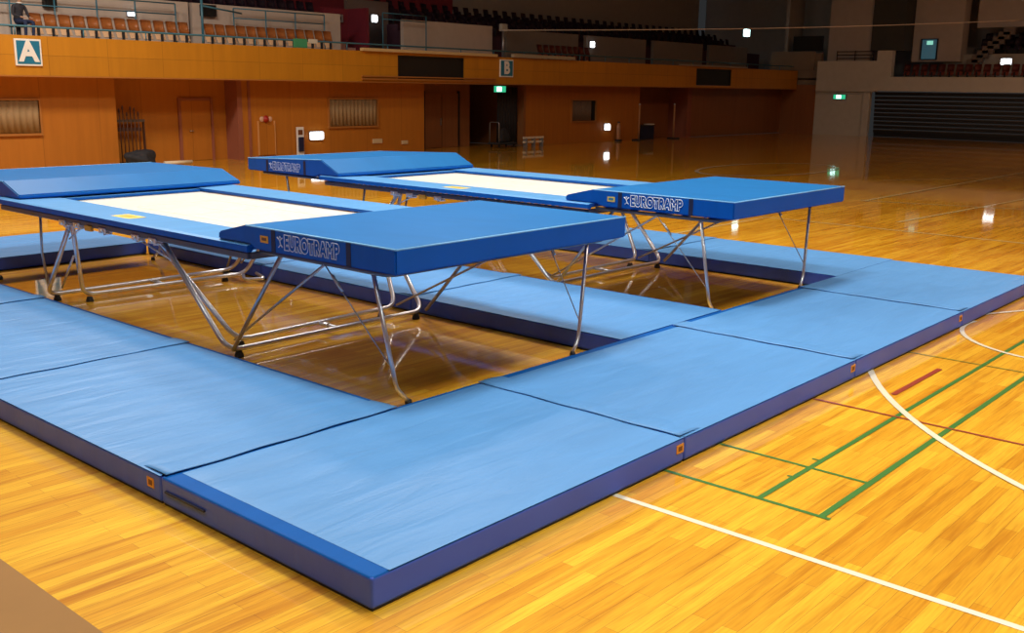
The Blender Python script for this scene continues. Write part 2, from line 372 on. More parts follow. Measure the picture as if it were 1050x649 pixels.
obj('window_pane', B(-.02, 0, -.42, .42, .05, 1.15), plain('blue lit glass', (.1, .2, .25), .4, emis=(.03, .12, .17), es=.35), t); bm = bmesh.new(); box(bm, -.05, 0, -.5, .5, 0, .05); box(bm, -.05, 0, -.5, .5, 1.15, 1.2); box(bm, -.05, 0, -.5, -.42, .05, 1.15); box(bm, -.05, 0, .42, .5, .05, 1.15); obj('window_frame', bm, M_dark, t)
obj('lit_notice', B(-.04, -.02, -.20, .15, .86, 1.08), plain('cyan lit panel', (.5, 1, .9), .4, emis=(.25, .75, .60), es=.7), t)
struct(obj('ceiling', B(-20, 63.2, -26, 36, 16, 16.2), plain('pale roof lining', (.40, .38, .34), .9)))
struct(obj('wall_right', B(-20, 58, -26.3, -26, 0, 16), M_wall)); struct(obj('wall_rear', B(-20.3, -20, -26, 36, 0, 16), M_wall))
# pilasters
bm = bmesh.new(); box(bm, 17.56, 17.75, WY-.03, 27.9, 0, H0); box(bm, 18.0, 18.1, WY-.03, WY+.1, 0, H0); box(bm, 46.55, 46.98, WY-.02, 28.6, 0, H0); struct(obj('wall_pilaster', bm, M_pink))

# court markings are painted on the floor
LZ = [.002]
def line(pts, wd, mat, lab):
    LZ[0] += .0004; o = obj('court_line', strip(bmesh.new(), pts, wd, LZ[0]), mat, floor); o['label'] = lab; return o
line([(2.09, 1), (2.09, -26)], .05, M_line_w, 'long white line by the near corner')
line([(2.69, 1), (2.69, -1.2)], .035, M_line_g, 'green line ending at the green corner')
line([(3.44, 1), (3.44, -1.15)], .03, M_line_g, 'thin green cross line')
line([(2.67, -1.14), (30, -1.14)], .045, M_line_g, 'outer long green line')
line([(2.70, -.71), (30, -.71)], .04, M_line_g, 'inner long green line')
line([(3.62, -.64), (3.62, -.70)], .02, M_line_g, 'short green tick'); line([(3.19, -.66), (3.19, -.72)], .02, M_line_g, 'short green tick')
line([(5.01, 1), (5.01, -26)], .03, M_line_r, 'dull red line'); line([(5.62, -.45), (6.78, -.45)], .05, M_line_r, 'short red line')
line([(7.22, 1), (7.22, -8)], .018, M_line_g, 'hair thin dark line')
def circ3(a, b, c):
    ax, ay = a; bx, by = b; cx, cy = c; d = 2*(ax*(by-cy)+bx*(cy-ay)+cx*(ay-by))
    ux = ((ax*ax+ay*ay)*(by-cy)+(bx*bx+by*by)*(cy-ay)+(cx*cx+cy*cy)*(ay-by))/d
    uy = ((ax*ax+ay*ay)*(cx-bx)+(bx*bx+by*by)*(ax-cx)+(cx*cx+cy*cy)*(bx-ax))/d
    return ux, uy, math.hypot(ax-ux, ay-uy)
def arc(a, b, c, ext0, ext1, wd, mat, lab):
    ux, uy, r = circ3(a, b, c); t0 = math.atan2(a[1]-uy, a[0]-ux); t1 = math.atan2(c[1]-uy, c[0]-ux)
    if t1-t0 > PI: t1 -= 2*PI
    if t0-t1 > PI: t1 += 2*PI
    s = 1 if t1 > t0 else -1; t0 -= s*ext0/r; t1 += s*ext1/r
    return line([(ux+r*math.cos(t0+(t1-t0)*k/40), uy+r*math.sin(t0+(t1-t0)*k/40)) for k in range(41)], wd, mat, lab)
arc((6.26, .02), (4.86, -1.0), (4.08, -1.94), .5, 3.0, .06, M_line_w, 'broad white arc')
arc((8.74, -.02), (8.12, -.38), (7.83, -.92), .5, .9, .05, M_line_w, 'second white arc')
line([(9.6, .05), (9.79, 0), (10.3, -.25), (11, -.8)], .05, M_line_w, 'white arc end by far corner')
line([(12.5, 6.48), (16.5, 6.48), (16.5, 1.0), (16.5, -10)], .08, M_line_y, 'pale yellow corner line')
line([(28.9+3.6*math.cos(a*PI/32), 12.9+1.8*math.sin(a*PI/32)) for a in range(65)], .13, M_line_w, 'far centre circle')
line([(21.3, 6.4), (45, 6.4)], .11, M_line_y, 'far yellow line'); line([(21.3, 6.5), (22.4, 3.0), (24, -4)], .09, M_line_y, 'far cross line')
line([(27.5, 8.4), (33, 5.5)], .10, M_line_y, 'far slanting line'); line([(17.8, 4.2), (26, 3.65)], .08, M_line_y, 'faint yellow line')
o = obj('floor_border', B(-1.34, -1.0, -10, 12, 0, .004), M_strip, floor); o['label'] = 'brown border strip'

# ------------------------------------------------------------------ landing mats
def dist_edge(x, y, x0, x1, y0, y1): return min(x-x0, x1-x, y-y0, y1-y)
def mat_module(x0, x1, y0, y1, label, flap=None, rim=(0, 0, 0, 0), lab=None, group='landing mats around the trampolines', h=.19, slit=None):
    """flap: side that carries the joining flap (+x,-x,+y,-y); rim: inset of the light cover at x0,x1,y0,y1"""
    g = .004; x0 += g; x1 -= g; y0 += g; y1 -= g
    cx, cy = (x0+x1)/2, (y0+y1)/2; t = thing('landing_mat', label, 'mat', (cx, cy, 0), 0, group)
    X0, X1, Y0, Y1 = x0-cx, x1-cx, y0-cy, y1-cy
    bm = B(X0+.01, X1-.01, Y0+.01, Y1-.01, .0, .012); obj('base_sheet', bm, M_rubber, t)
    bm = B(X0, X1, Y0, Y1, .012, h, bevel=.018, seg=3); bm.normal_update()
    for f in bm.faces: f.material_index = 1 if f.normal.z > .7 else 0; f.smooth = False
    obj('foam_body', bm, [M_side, M_rim], t)
    # cover sheet, slightly wavy
    a0, a1, b0, b1 = X0+rim[0], X1-rim[1], Y0+rim[2], Y1-rim[3]
    nx, ny = int((a1-a0)/.06)+1, int((b1-b0)/.06)+1
    ph = [random.uniform(0, 6) for _ in range(6)]
    bm = bmesh.new(); V = []
    for i in range(nx+1):
        row = []
        for j in range(ny+1):
            x = a0+(a1-a0)*i/nx; y = b0+(b1-b0)*j/ny
            e = min(x-a0, a1-x, y-b0, b1-y); k = min(1, e/.12)
            z = .004+.005*k+.0030*k*(math.sin(x*3.1+ph[0]+1.2*math.sin(y*2.3+ph[1]))+.7*math.sin(y*5.3+ph[2]+math.sin(x*2.1+ph[3])))
            z += .0022*k*math.sin((x*1.1+y*7)*3.1+ph[4]+2*math.sin(x*1.3))
            z = max(z, .0025)
            if e < 1e-6: z = -.001 if min(rim) == 0 and not any(rim) else .0015
            row.append(bm.verts.new((x, y, h+z)))
        V.append(row)
    for i in range(nx):
        for j in range(ny): bm.faces.new((V[i][j], V[i+1][j], V[i+1][j+1], V[i][j+1]))
    obj('cover_sheet', bm, M_top, t, smooth=True)
    if flap:
        fw_ = .26; over = .05
        if flap == '+x': fx0, fx1, fy0, fy1 = X1-fw_, X1+over, Y0+.02, Y1-.02
        if flap == '-x': fx0, fx1, fy0, fy1 = X0-over, X0+fw_, Y0+.02, Y1-.02
        if flap == '+y': fx0, fx1, fy0, fy1 = X0+.02, X1-.02, Y1-fw_, Y1+over
        if flap == '-y': fx0, fx1, fy0, fy1 = X0+.02, X1-.02, Y0-over, Y0+fw_
        bm = bmesh.new(); n = 30; m = 8; G = []
        for i in range(n+1):
            row = []
            for j in range(m+1):
                s = i/n; q = j/m
                if flap[1] == 'x': x = fx0+(fx1-fx0)*q; y = fy0+(fy1-fy0)*s; edge = q if flap[0] == '+' else 1-q
                else: y = fy0+(fy1-fy0)*q; x = fx0+(fx1-fx0)*s; edge = q if flap[0] == '+' else 1-q
                wob = .008*math.sin(s*19+ph[0])*edge
                if flap[1] == 'x': x += wob
                else: y += wob
                z = h-.001+.017*edge**.6+.006*math.sin(min(1, edge)*PI)*(.5+.5*math.sin(s*23+ph[1]+2*math.sin(s*9)))
                row.append(bm.verts.new((x, y, z)))
            G.append(row)
        for i in range(n):
            for j in range(m): bm.faces.new((G[i][j], G[i+1][j], G[i+1][j+1], G[i][j+1]))
        bmesh.ops.recalc_face_normals(bm, faces=bm.faces[:])
        if sum(f.normal.z for f in bm.faces) < 0: bmesh.ops.reverse_faces(bm, faces=bm.faces[:])
        o = obj('joining_flap', bm, M_top, t, smooth=True)
        md = o.modifiers.new('thick', 'SOLIDIFY'); md.thickness = .004; md.offset = -1
    for l in (lab or []):
        side, pos = l
        if side == '-x':
            q = obj('label', B(X0-.004, X0+.002, pos-cy-.04, pos-cy+.04, .085, .15), M_orange, t)
            obj('label_print', B(X0-.0055, X0-.003, pos-cy-.022, pos-cy+.022, .100, .135), M_tag, q)
        else:
            q = obj('label', B(pos-cx-.045, pos-cx+.045, Y0-.004, Y0+.002, .085, .15), M_orange, t)
            obj('label_print', B(pos-cx-.025, pos-cx+.025, Y0-.0055, Y0-.003, .100, .135), M_tag, q)
    if slit:
        obj('carry_handle', B(X0-.014, X0+.002, slit-cy-.22, slit-cy+.22, .098, .112, bevel=.003), M_strap, t)
    return t
R0, R1, R2, R3, R4 = 0, 2.92, 5.86, 8.78, 11.78
U0 = 2.0
mat_module(R0, R1, 0, U0, 'long blue mat at the near corner, nearest the camera, navy strip along its left edge', None, (.12, 0, .0, .05), lab=[('-y', 2.86)], slit=1.72)
mat_module(R1, R2, 0, U0, 'second blue mat from the near corner along the right side of the mat ring', '-x', (0, 0, 0, .09), lab=[('-y', 5.80)])
mat_module(R2, R3, 0, U0, 'third blue mat from the near corner along the right side of the mat ring', '-x', (0, 0, 0, .07), lab=[('-y', 8.72)])
mat_module(R3, R4, 0, U0, 'blue mat at the far right corner of the mat ring, by the white arc', '-x', (0, 0, 0, .0))
mat_module(0, 1.98, U0, 4.90, 'blue mat in front of the near trampoline, with an orange label on its outer side', '-y', (0, .05, 0, 0), lab=[('-x', 2.12)])
mat_module(0, 1.98, 4.90, 7.88, 'blue mat on the left side of the ring, second from the near corner mat', '-y', (0, .05, 0, 0))
mat_module(0, 1.98, 7.88, 10.95, 'blue mat at the left picture edge, in front of the near trampoline back end', '-y', (0, .04, 0, 0))
mat_module(4.95, 6.91, U0, 5.02, 'blue mat between the two trampolines, the one closest to the front crosswise mats', None, (0, .04, 0, 0))
mat_module(4.95, 6.91, 5.02, 7.98, 'blue mat between the two trampolines, middle one of the row', '-y', (0, .04, 0, 0))
mat_module(4.95, 6.91, 7.98, 10.95, 'blue mat between the two trampolines, rearmost of the row', '-y', (0, .04, 0, 0))
mat_module(1.98, 4.95, 10.95, 12.95, 'blue mat lying crosswise under the rear deck of the near trampoline', None)
mat_module(9.9, 11.85, U0, 5.0, 'blue mat on the outer far side beside the front deck of the far trampoline', None, (0, 0, 0, 0))
mat_module(9.9, 11.85, 5.0, 7.98, 'blue mat on the outer far side beside the bed of the far trampoline', '-y')
mat_module(9.9, 11.85, 7.98, 10.95, 'blue mat on the outer far side beside the rear end of the far trampoline', '-y')

# ------------------------------------------------------------------ trampolines
ZT = 1.21
def make_trampoline(label, loc):
    t = thing('trampoline', label, 'trampoline', loc, 0, 'competition trampolines')
    bm = bmesh.new(); xo, yo, zz = 1.47, 2.55, 1.07
    for s in (-1, 1):
        box(bm, s*xo-.03, s*xo+.03, -yo, yo, zz, zz+.06, bevel=.008); box(bm, -xo, xo, s*yo-.03, s*yo+.03, zz, zz+.06, bevel=.008)
    obj('frame', bm, M_railsteel, t)
    for s in (-1, 1):
        for y in (-.95, -.62, .05, .62, .95):
            bm = bmesh.new(); box(bm, s*1.47-.045, s*1.47+.045, y-.07, y+.07, 1.035, 1.10, bevel=.01)
            tube(bm, [(s*1.47-.06, y, 1.06), (s*1.47+.06, y, 1.06)], .018, 8); tube(bm, [(s*1.47, y+.03, 1.02), (s*1.47, y-.12, 1.045)], .012, 6)
            obj('hinge_bracket', bm, M_steel, t)
        bm = B(s*1.50-.02, s*1.50+.02, .28, .42, 1.03, 1.09, bevel=.008); obj('lock_lever', bm, M_orange, t)
    bm = B(-1.07, 1.07, -2.14, 2.14, 1.150, 1.158); obj('jumping_bed', bm, M_bed, t)
    bm = bmesh.new()
    for a in (((-.5, 0), (.5, 0)), ((0, -.5), (0, .5)), ((-.54, -1.08), (.54, -1.08)), ((-.54, 1.08), (.54, 1.08)), ((-.54, -1.08), (-.54, 1.08)), ((.54, -1.08), (.54, 1.08))):
        strip(bm, a, .018, 1.1592)
    obj('bed_marking', bm, M_bedline, t)
    for s in (-1, 1):
        bm = bmesh.new()
        for k in range(36): tube(bm, [(s*1.07, -2.05+k*.117, 1.15), (s*1.44, -2.05+k*.117, 1.115)], .010, 5)
        obj('spring_row', bm, M_steel, t)
        bm = bmesh.new()
        for k in range(17): tube(bm, [(-.94+k*.117, s*2.14, 1.15), (-.94+k*.117, s*2.52, 1.115)], .010, 5)
        obj('spring_row', bm, M_steel, t)
    for s in (-1, 1):
        bm = bmesh.new()
        prof = [(s*.95, 1.172), (s*.95, 1.205), (s*1.50, 1.215), (s*1.545, 1.205), (s*1.55, 1.15), (s*1.50, 1.145), (s*1.48, 1.165)]
        prism(bm, prof, -2.62, 2.62, 'y')
        for f in bm.faces: f.material_index = 0 if f.normal.z > .6 else 1
        sp = obj('side_pad', bm, [M_pad, M_deckside], t)
        if s < 0:
            bm = bmesh.new(); box(bm, -1.39, -1.19, -.30, .07, 1.2115, 1.2135); q = obj('label', bm, M_yellow, sp)
            obj('label_print', B(-1.34, -1.24, -.22, .0, 1.2136, 1.2145), M_orange, q)
        bm = bmesh.new(); prism(bm, [(s*2.10, 1.166), (s*2.10, 1.195), (s*2.60, 1.203), (s*2.63, 1.15), (s*2.56, 1.140)], -.94, .94, 'x')
        for f in bm.faces: f.material_index = 0 if f.normal.z > .6 else 1
        obj('end_pad', bm, [M_pad, M_deckside], t)
    for s in (-1, 1):                                    # bent U tubes: leg, floor tube, leg
        outer = [(-1.40, s*.98, 1.05), (-1.32, s*1.90, .085), (1.26, s*1.90, .085), (1.40, s*.98, 1.05)]
        inner = [(-1.42, s*.90, 1.05), (-1.02, s*1.60, .085), (1.20, s*1.50, .085), (1.42, s*.90, 1.05)]
        obj('leg_frame', tube(bmesh.new(), bend(outer, .16), .026, 12), M_steel, t)
        obj('leg_frame', tube(bmesh.new(), bend(inner, .16), .026, 12), M_steel, t)
        bm = tube(bmesh.new(), [(.02, s*1.87, .085), (.02, s*1.60, .085)], .022, 8); lathe(bm, [(.034, -.03), (.034, .03)], (.02, s*1.72, .085), 10, 'y'); obj('cross_clamp', bm, M_steel, t)
        for x in (-1.2, 1.15):
            bm = lathe(bmesh.new(), [(.045, 0), (.045, .02), (.03, .06)], (x, s*1.90, 0), 12); obj('foot', bm, M_rubber, t)
            bm = lathe(bmesh.new(), [(.045, 0), (.045, .02), (.03, .06)], (x*.8, s*1.57, 0), 12); obj('foot', bm, M_rubber, t)
        for sx in (-1, 1):                               # folding stay from leg to frame
            bm = tube(bmesh.new(), [(sx*1.38, s*1.06, .93), (sx*1.47, s*1.0, 1.06)], .012, 6); tube(bm, [(sx*1.36, s*1.12, .85), (sx*1.47, s*.55, 1.06)], .010, 6); obj('stay', bm, M_steel, t)
    for s in (-1, 1):                                    # struts folded against the rear legs
        obj('support_strut', tube(bmesh.new(), [(s*1.24, 2.00, .10), (s*1.36, 1.85, .60), (s*1.40, 1.72, 1.06)], .016, 8), M_steel2, t)
        obj('support_strut', tube(bmesh.new(), [(s*1.24, 1.66, .20), (s*1.30, 1.18, .64)], .014, 8), M_steel, t)
    bm = tube(bmesh.new(), bend([(1.16, 1.50, .085), (1.02, 1.28, .05), (1.26, 1.14, .05), (1.30, 1.40, .085)], .08), .022, 10); obj('roller_bar', bm, M_steel, t)
    return t
make_trampoline('trampoline nearest the camera with a white bed and steel legs', (3.59, 6.60, 0))
make_trampoline('far trampoline with a white bed, behind the near one', (8.47, 6.56, 0))

def make_deck(label, loc, rz):
    ns = 1 if rz else -1; rear = not rz
    """end deck frame; local y runs away from the trampoline bed"""
    t = thing('end_deck', label, 'deck', loc, rz, 'steel end decks')
    bm = bmesh.new(); X = 1.41; ya, yb, z = 2.66, 4.32, 1.150
    tube(bm, bend([(-X, ya-.02, z), (-X, yb, z), (X, yb, z), (X, ya-.02, z)], .1), .022, 10)
    for y in (ya+.25, 3.55): tube(bm, [(-X, y, z), (X, y, z)], .018, 8)
    obj('deck_frame', bm, M_railsteel, t)
    bm = bmesh.new()
    for k in range(9): box(bm, -X+.05+k*.31, -X+.17+k*.31, ya+.02, yb-.04, 1.172, 1.178)
    for k in range(5): box(bm, -X+.02, X-.02, ya+.1+k*.36, ya+.2+k*.36, 1.165, 1.171)
    obj('webbing', bm, M_strap, t)
    for s in (-1, 1):
        near = s == ns; ly = 3.66 if rear else 4.12
        if rear:
            pass
        else:
            obj('support_strut', tube(bmesh.new(), [(s*1.28, 1.93, .09), (s*1.36, 2.87, 1.14)], .020, 10), M_steel2, t)
            obj('support_strut', tube(bmesh.new(), [(s*(1.06 if near else 1.20), 1.62 if near else 1.52, .10), (s*1.42, 3.54, 1.14)], .013, 8), M_steel2, t)
        bm = tube(bmesh.new(), bend([(s*1.40, ly, 1.15), (s*1.22, ly+.06, .16), (s*1.10, ly+.08, .02)], .06), .019, 10); l = obj('leg', bm, M_steel, t)
        obj('foot', lathe(bmesh.new(), [(.03, 0), (.03, .03), (.02, .05)], (s*1.105, ly+.08, 0), 10), M_rubber, l)
        if not rear:
            bm = tube(bmesh.new(), [(s*1.42, 3.54, 1.14), (s*1.25, 4.16, .33)], .006, 6); tube(bm, [(s*1.41, 3.62, 1.06), (s*1.385, 3.72, .93)], .013, 6); obj('brace_wire', bm, M_steel2, t)
    return t
make_deck('steel deck frame on thin slanting legs under the front deck mat of the near trampoline', (3.59, 6.60, 0), PI)
make_deck('steel deck frame on thin slanting legs under the front deck mat of the far trampoline', (8.47, 6.56, 0), PI)
make_deck('steel deck frame under the rear deck mat of the near trampoline', (3.59, 6.60, 0), 0)
make_deck('steel deck frame under the rear deck mat of the far trampoline', (8.47, 6.56, 0), 0)

def make_deck_mat(label, loc, s, hx=1.5, text=True, lift=0.0, letter=M_letter):
    """s=-1: front end (towards the crosswise mats), s=+1: rear end"""
    t = thing('deck_mat', label, 'mat', loc, 0, 'wedge edged deck mats')
    zb, zt = 1.184, 1.385
    prof = [(4.53, zb), (4.53, zt), (2.58, zt+lift), (2.16, 1.285 if s < 0 else 1.265), (2.15, 1.218), (2.64, 1.218), (2.72, zb)]
    prof = [(s*a, b) for a, b in prof]
    bm = bmesh.new(); prism(bm, prof, -hx, hx, 'x')
    bmesh.ops.bevel(bm, geom=bm.edges[:], offset=.012, segments=2, affect='EDGES'); bm.normal_update()
    for f in bm.faces: f.material_index = 0 if f.normal.z > .55 else 1
    obj('foam_body', bm, [M_decktop, M_deckside], t)
    bm = tube(bmesh.new(), [(-hx+.004, s*4.525, zt-.006), (hx-.004, s*4.525, zt-.004)], .008, 6); tube(bm, [(-hx+.006, s*4.52, zt-.004), (-hx+.006, s*2.58, zt-.004+lift)], .008, 6)
    obj('piping', bm, M_pipe, t)
    for y in (2.99, 3.98):
        bm = B(-hx-.004, -hx+.004, s*y-.028, s*y+.028, zb+.004, zt-.008+ (lift*.5 if y < 3.5 else 0)); obj('strap', bm, M_strap, t)
    xx = -hx-.003; my = s*3.485
    text_mesh('lettering', 'EUROTRAMP', .158, 0, letter, t, face_mx((xx, my-.02, 1.283), (0, -1, 0)), outline=.0046, bold=.011, squeeze=.76, spacing=1.04)
    bm = bmesh.new(); y0 = my+.40                          # small jumping figure mark
    tube(bm, [(xx, y0, 1.30), (xx, y0-.01, 1.265), (xx, y0+.02, 1.24)], .006, 6); tube(bm, [(xx, y0-.01, 1.265), (xx, y0-.035, 1.245)], .006, 6)
    tube(bm, [(xx, y0+.035, 1.325), (xx, y0, 1.298), (xx, y0-.035, 1.325)], .006, 6); lathe(bm, [(.011, -.002), (.011, .002)], (xx, y0, 1.328), 10, 'x'); obj('figure_mark', bm, letter, t)
    if s < 0:
        q = obj('label', B(-hx-.004, -hx+.002, s*2.86-.055, s*2.86+.055, 1.255, 1.315), M_orange if text else M_yellow, t)
        obj('label_print', B(-hx-.0055, -hx-.003, s*2.86-.035, s*2.86+.035, 1.275, 1.300), M_tag if text else M_signblue, q)
    return t
make_deck_mat('thick blue deck mat on the front end of the near trampoline, nearest the camera', (3.57, 6.61, 0), -1)
make_deck_mat('thick blue deck mat on the right end of the far trampoline, bright white lettering', (8.47, 6.53, 0), -1, 1.45, False, 0, M_white)
make_deck_mat('thick blue wedge mat on the near trampoline rear deck, at the left picture edge', (3.68, 6.60, 0), 1, 1.53, True, .02)
make_deck_mat('thick blue wedge mat on the rear deck of the far trampoline, against the orange wall', (8.46, 6.60, 0), 1, 1.50, True, .07)

# ------------------------------------------------------------------ wall fittings
def window(n, x0, x1, z0, z1, y=WY, folds=14):
    o = obj('window_%d' % n, B(x0, x1, y-.012, y-.004, z0, z1), M_glass); struct(o)
    bm = bmesh.new(); f = .05
    box(bm, x0-f, x1+f, y-.07, y, z0-f-.02, z0); box(bm, x0-f, x1+f, y-.07, y, z1, z1+f); box(bm, x0-f, x0, y-.07, y, z0, z1); box(bm, x1, x1+f, y-.07, y, z0, z1)
    obj('window_frame', bm, M_frame, o)
    return o
def curtain(x0, x1, z0, z1, y, label, mat=M_curtain):
    bm = bmesh.new(); n = int((x1-x0)*40); A = []
    for i in range(n+1):
        x = x0+(x1-x0)*i/n; yy = y+.016*math.sin(x*34)+.008*math.sin(x*13)
        A.append((bm.verts.new((x, yy, z0)), bm.verts.new((x, yy, z1))))
    for i in range(n): bm.faces.new((A[i][0], A[i+1][0], A[i+1][1], A[i][1]))
    o = obj('curtain', bm, mat, smooth=True); md = o.modifiers.new('t', 'SOLIDIFY'); md.thickness = .004
    return tag(o, label, 'curtain', 'curtains in the wall openings')
window(1, 8.0, 10.74, 1.08, 2.03); curtain(8.02, 10.72, 1.09, 2.02, WY-.045, 'tan pleated curtain in the wall opening at the left picture edge')
window(2, 21.54, 23.89, 1.07, 2.06); curtain(21.56, 23.87, 1.08, 2.05, WY-.045, 'tan pleated curtain in the opening left of the dark doorway')
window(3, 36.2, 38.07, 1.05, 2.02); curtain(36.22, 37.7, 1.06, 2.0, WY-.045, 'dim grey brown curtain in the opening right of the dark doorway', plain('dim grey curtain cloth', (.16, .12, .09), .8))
# flush door in the recess
d = obj('door_2', B(15.80, 16.92, 27.85, 27.9, 0.01, 2.0), M_wall); struct(d)
bm = bmesh.new(); box(bm, 15.70, 15.80, 27.83, 27.9, 0, 2.1); box(bm, 16.92, 17.0, 27.80, 27.9, 0, 2.1); box(bm, 15.8, 16.92, 27.83, 27.9, 2.0, 2.1); obj('door_frame', bm, M_pink, d)
obj('door_handle', tube(bmesh.new(), [(16.1, 27.84, 1.0), (16.1, 27.80, 1.0), (16.22, 27.80, 1.0)], .015, 6), M_steel2, d)
d = obj('door_3', B(27.6, 29.6, 28.34, 28.4, 0.01, 2.3), M_brown); struct(d)
bm = B(28.59, 28.61, 28.33, 28.345, .02, 2.3); box(bm, 27.5, 27.6, 28.32, 28.4, 0, 2.4); box(bm, 29.6, 29.7, 28.32, 28.4, 0, 2.4); obj('door_frame', bm, M_black, d)
obj('door_handle', B(28.5, 28.54, 28.3, 28.34, .95, 1.25), M_steel2, d)
# A and B signs
for ch, x0, x1, z0, z1, lb in (('A', 9.84, 10.59, 3.0, 3.74, 'teal blue square sign with a white letter A on the balcony front'), ('B', 30.13, 30.98, 3.02, 3.75, 'blue square sign with a white letter B on the balcony front')):
    t = thing('section_sign', lb, 'sign', ((x0+x1)/2, FY, z0)); w_ = (x1-x0)/2; h_ = z1-z0
    obj('border', B(-w_, w_, -.05, 0, 0, h_, bevel=.008), M_signwhite, t); obj('sign_face', B(-w_+.05, w_-.05, -.056, -.045, .05, h_-.05), M_signblue, t)
    text_mesh('letter', ch, .76 if ch == 'A' else .70, .006, M_signwhite, t, face_mx((0, -.062, h_/2), (1, 0, 0)), bold=.030, squeeze=1.0 if ch == 'A' else .92)
# exit signs
def exit_sign(label, loc, rz, es=3):
    t = thing('exit_sign', label, 'sign', loc, rz, 'lit green exit signs')
    obj('housing', B(-.40, .40, -.10, 0, 0, .30, bevel=.01), plain('sign housing', (.1, .12, .1), .5), t)
    obj('sign_face', B(-.38, .38, -.105, -.098, .02, .28), M_glow_g, t)
    bm = bmesh.new(); box(bm, -.20, .10, -.108, -.104, .05, .25); obj('lit_doorway', bm, M_glow_c, t)
    bm = tube(bmesh.new(), [(-.02, -.110, .20), (-.06, -.110, .13), (-.01, -.110, .07)], .012, 6); tube(bm, [(-.06, -.110, .13), (-.12, -.110, .07)], .012, 6); tube(bm, [(-.10, -.110, .18), (-.02, -.110, .18), (.04, -.110, .13)], .010, 6); lathe(bm, [(.018, -.002), (.018, .002)], (0, -.110, .225), 8, 'y')
    obj('running_figure', bm, M_glow_g, t)
    return t
exit_sign('lit green exit sign hanging under the balcony at the dark doorway', (30.85, 27.1, 2.36), 0)
exit_sign('lit green exit sign on the beige pier of the end wall', (EX-.0, 23.5, 2.15), -PI/2)
# round and boxed lamps
def wall_lamp(label, loc, rz, w_, h_, mat):
    t = thing('wall_lamp', label, 'lamp', loc, rz, 'small wall lamps')
    obj('lamp_housing', B(-w_/2-.03, w_/2+.03, -.06, 0, -h_/2-.03, h_/2+.03, bevel=.02), M_steel2, t)
    bm = B(-w_/2, w_/2, -.11, -.05, -h_/2, h_/2, bevel=min(w_, h_)*.18, seg=3); obj('lamp_glass', bm, mat, t, smooth=True)
    return t
wall_lamp('lit white boxed lamp low on the orange wall above the far trampoline', (20.9, WY, .75), 0, .60, .28, M_glow_w)
wall_lamp('lit round lamp low on the dim wall right of the dark doorway', (39.05, WY, .72), 0, .42, .30, M_glow_w)
wall_lamp('small lit lamp high behind the balcony seats in the dim middle', (41.3, 29.99, 4.85), 0, .34, .30, M_glow_w)
wall_lamp('cyan white lamp high in the dim far corner', (57.6, 30.0, 6.2), 0, .70, .45, M_glow_c)
wall_lamp('lit oval lamp on the upper end wall at the right picture edge', (EX+1.55, 14.6, 4.38), -PI/2, .55, .32, M_glow_w)
wall_lamp('small lit lamp on the pale parapet above the left seats', (15.4, 30.0, 4.86), 0, .28, .16, M_glow_w)
wall_lamp('small white lamp by the balcony entry door', (27.75, 31.72, 5.45), 0, .30, .30, M_glow_w)
for x, z, w_, h_, lb in ((23.9, .46, .50, .18, 'larger of the two cream wall plates low on the orange wall'), (25.35, .37, .34, .15, 'smaller of the two cream wall plates, nearest the dark doorway')):
    t = thing('wall_plate', lb, 'plate', (x, WY, z)); obj('plate', B(-w_/2, w_/2, -.04, 0, -h_/2, h_/2, bevel=.015), plain('cream plastic', (.66, .52, .32), .5), t); obj('socket_cover', B(-w_/4, w_/4, -.05, -.04, -h_/4, h_/4, bevel=.004), bpy.data.materials['cream plastic'], t)
# fire hose cabinet with red lamp
t = thing('hose_cabinet', 'tall orange hose cabinet with a red alarm lamp between two pale discs', 'cabinet', (18.72, WY, .12))
obj('cabinet_door', B(-.33, .33, -.05, 0, 0, 1.05, bevel=.01), M_wall, t)
bm = bmesh.new(); box(bm, -.36, -.33, -.06, 0, 0, 1.2); box(bm, .33, .36, -.06, 0, 0, 1.2); obj('cabinet_frame', bm, plain('pale orange trim', (.66, .33, .12), .5), t)
for s in (-1, 1): obj('alarm_bell', lathe(bmesh.new(), [(.09, 0), (.09, -.03), (.03, -.05)], (s*.17, 0, 1.26), 14, 'y'), plain('pale disc', (.70, .45, .32), .5), t, smooth=False)
obj('alarm_lamp', lathe(bmesh.new(), [(.05, 0), (.13, -.03), (.05, -.12), (.01, -.14)], (0, 0, 1.26), 14, 'y'), plain('red lamp glass', (.35, .015, .01), .3), t)
# white notice stand with dark lower half
t = thing('extinguisher_stand', 'narrow white upright stand with a dark lower half by the lit lamp', 'stand', (20.12, WY-.1, 0.0))
obj('back_board', B(-.16, .16, -.02, .02, .02, 1.08, bevel=.01), M_signwhite, t)
obj('dark_box', B(-.11, .11, -.09, -.02, .2, .72, bevel=.02), M_strap, t); obj('notice', B(-.10, .10, -.028, -.02, .80, .98), M_tag, t); obj('base', B(-.18, .18, -.12, .06, 0, .03), M_rubber, t)
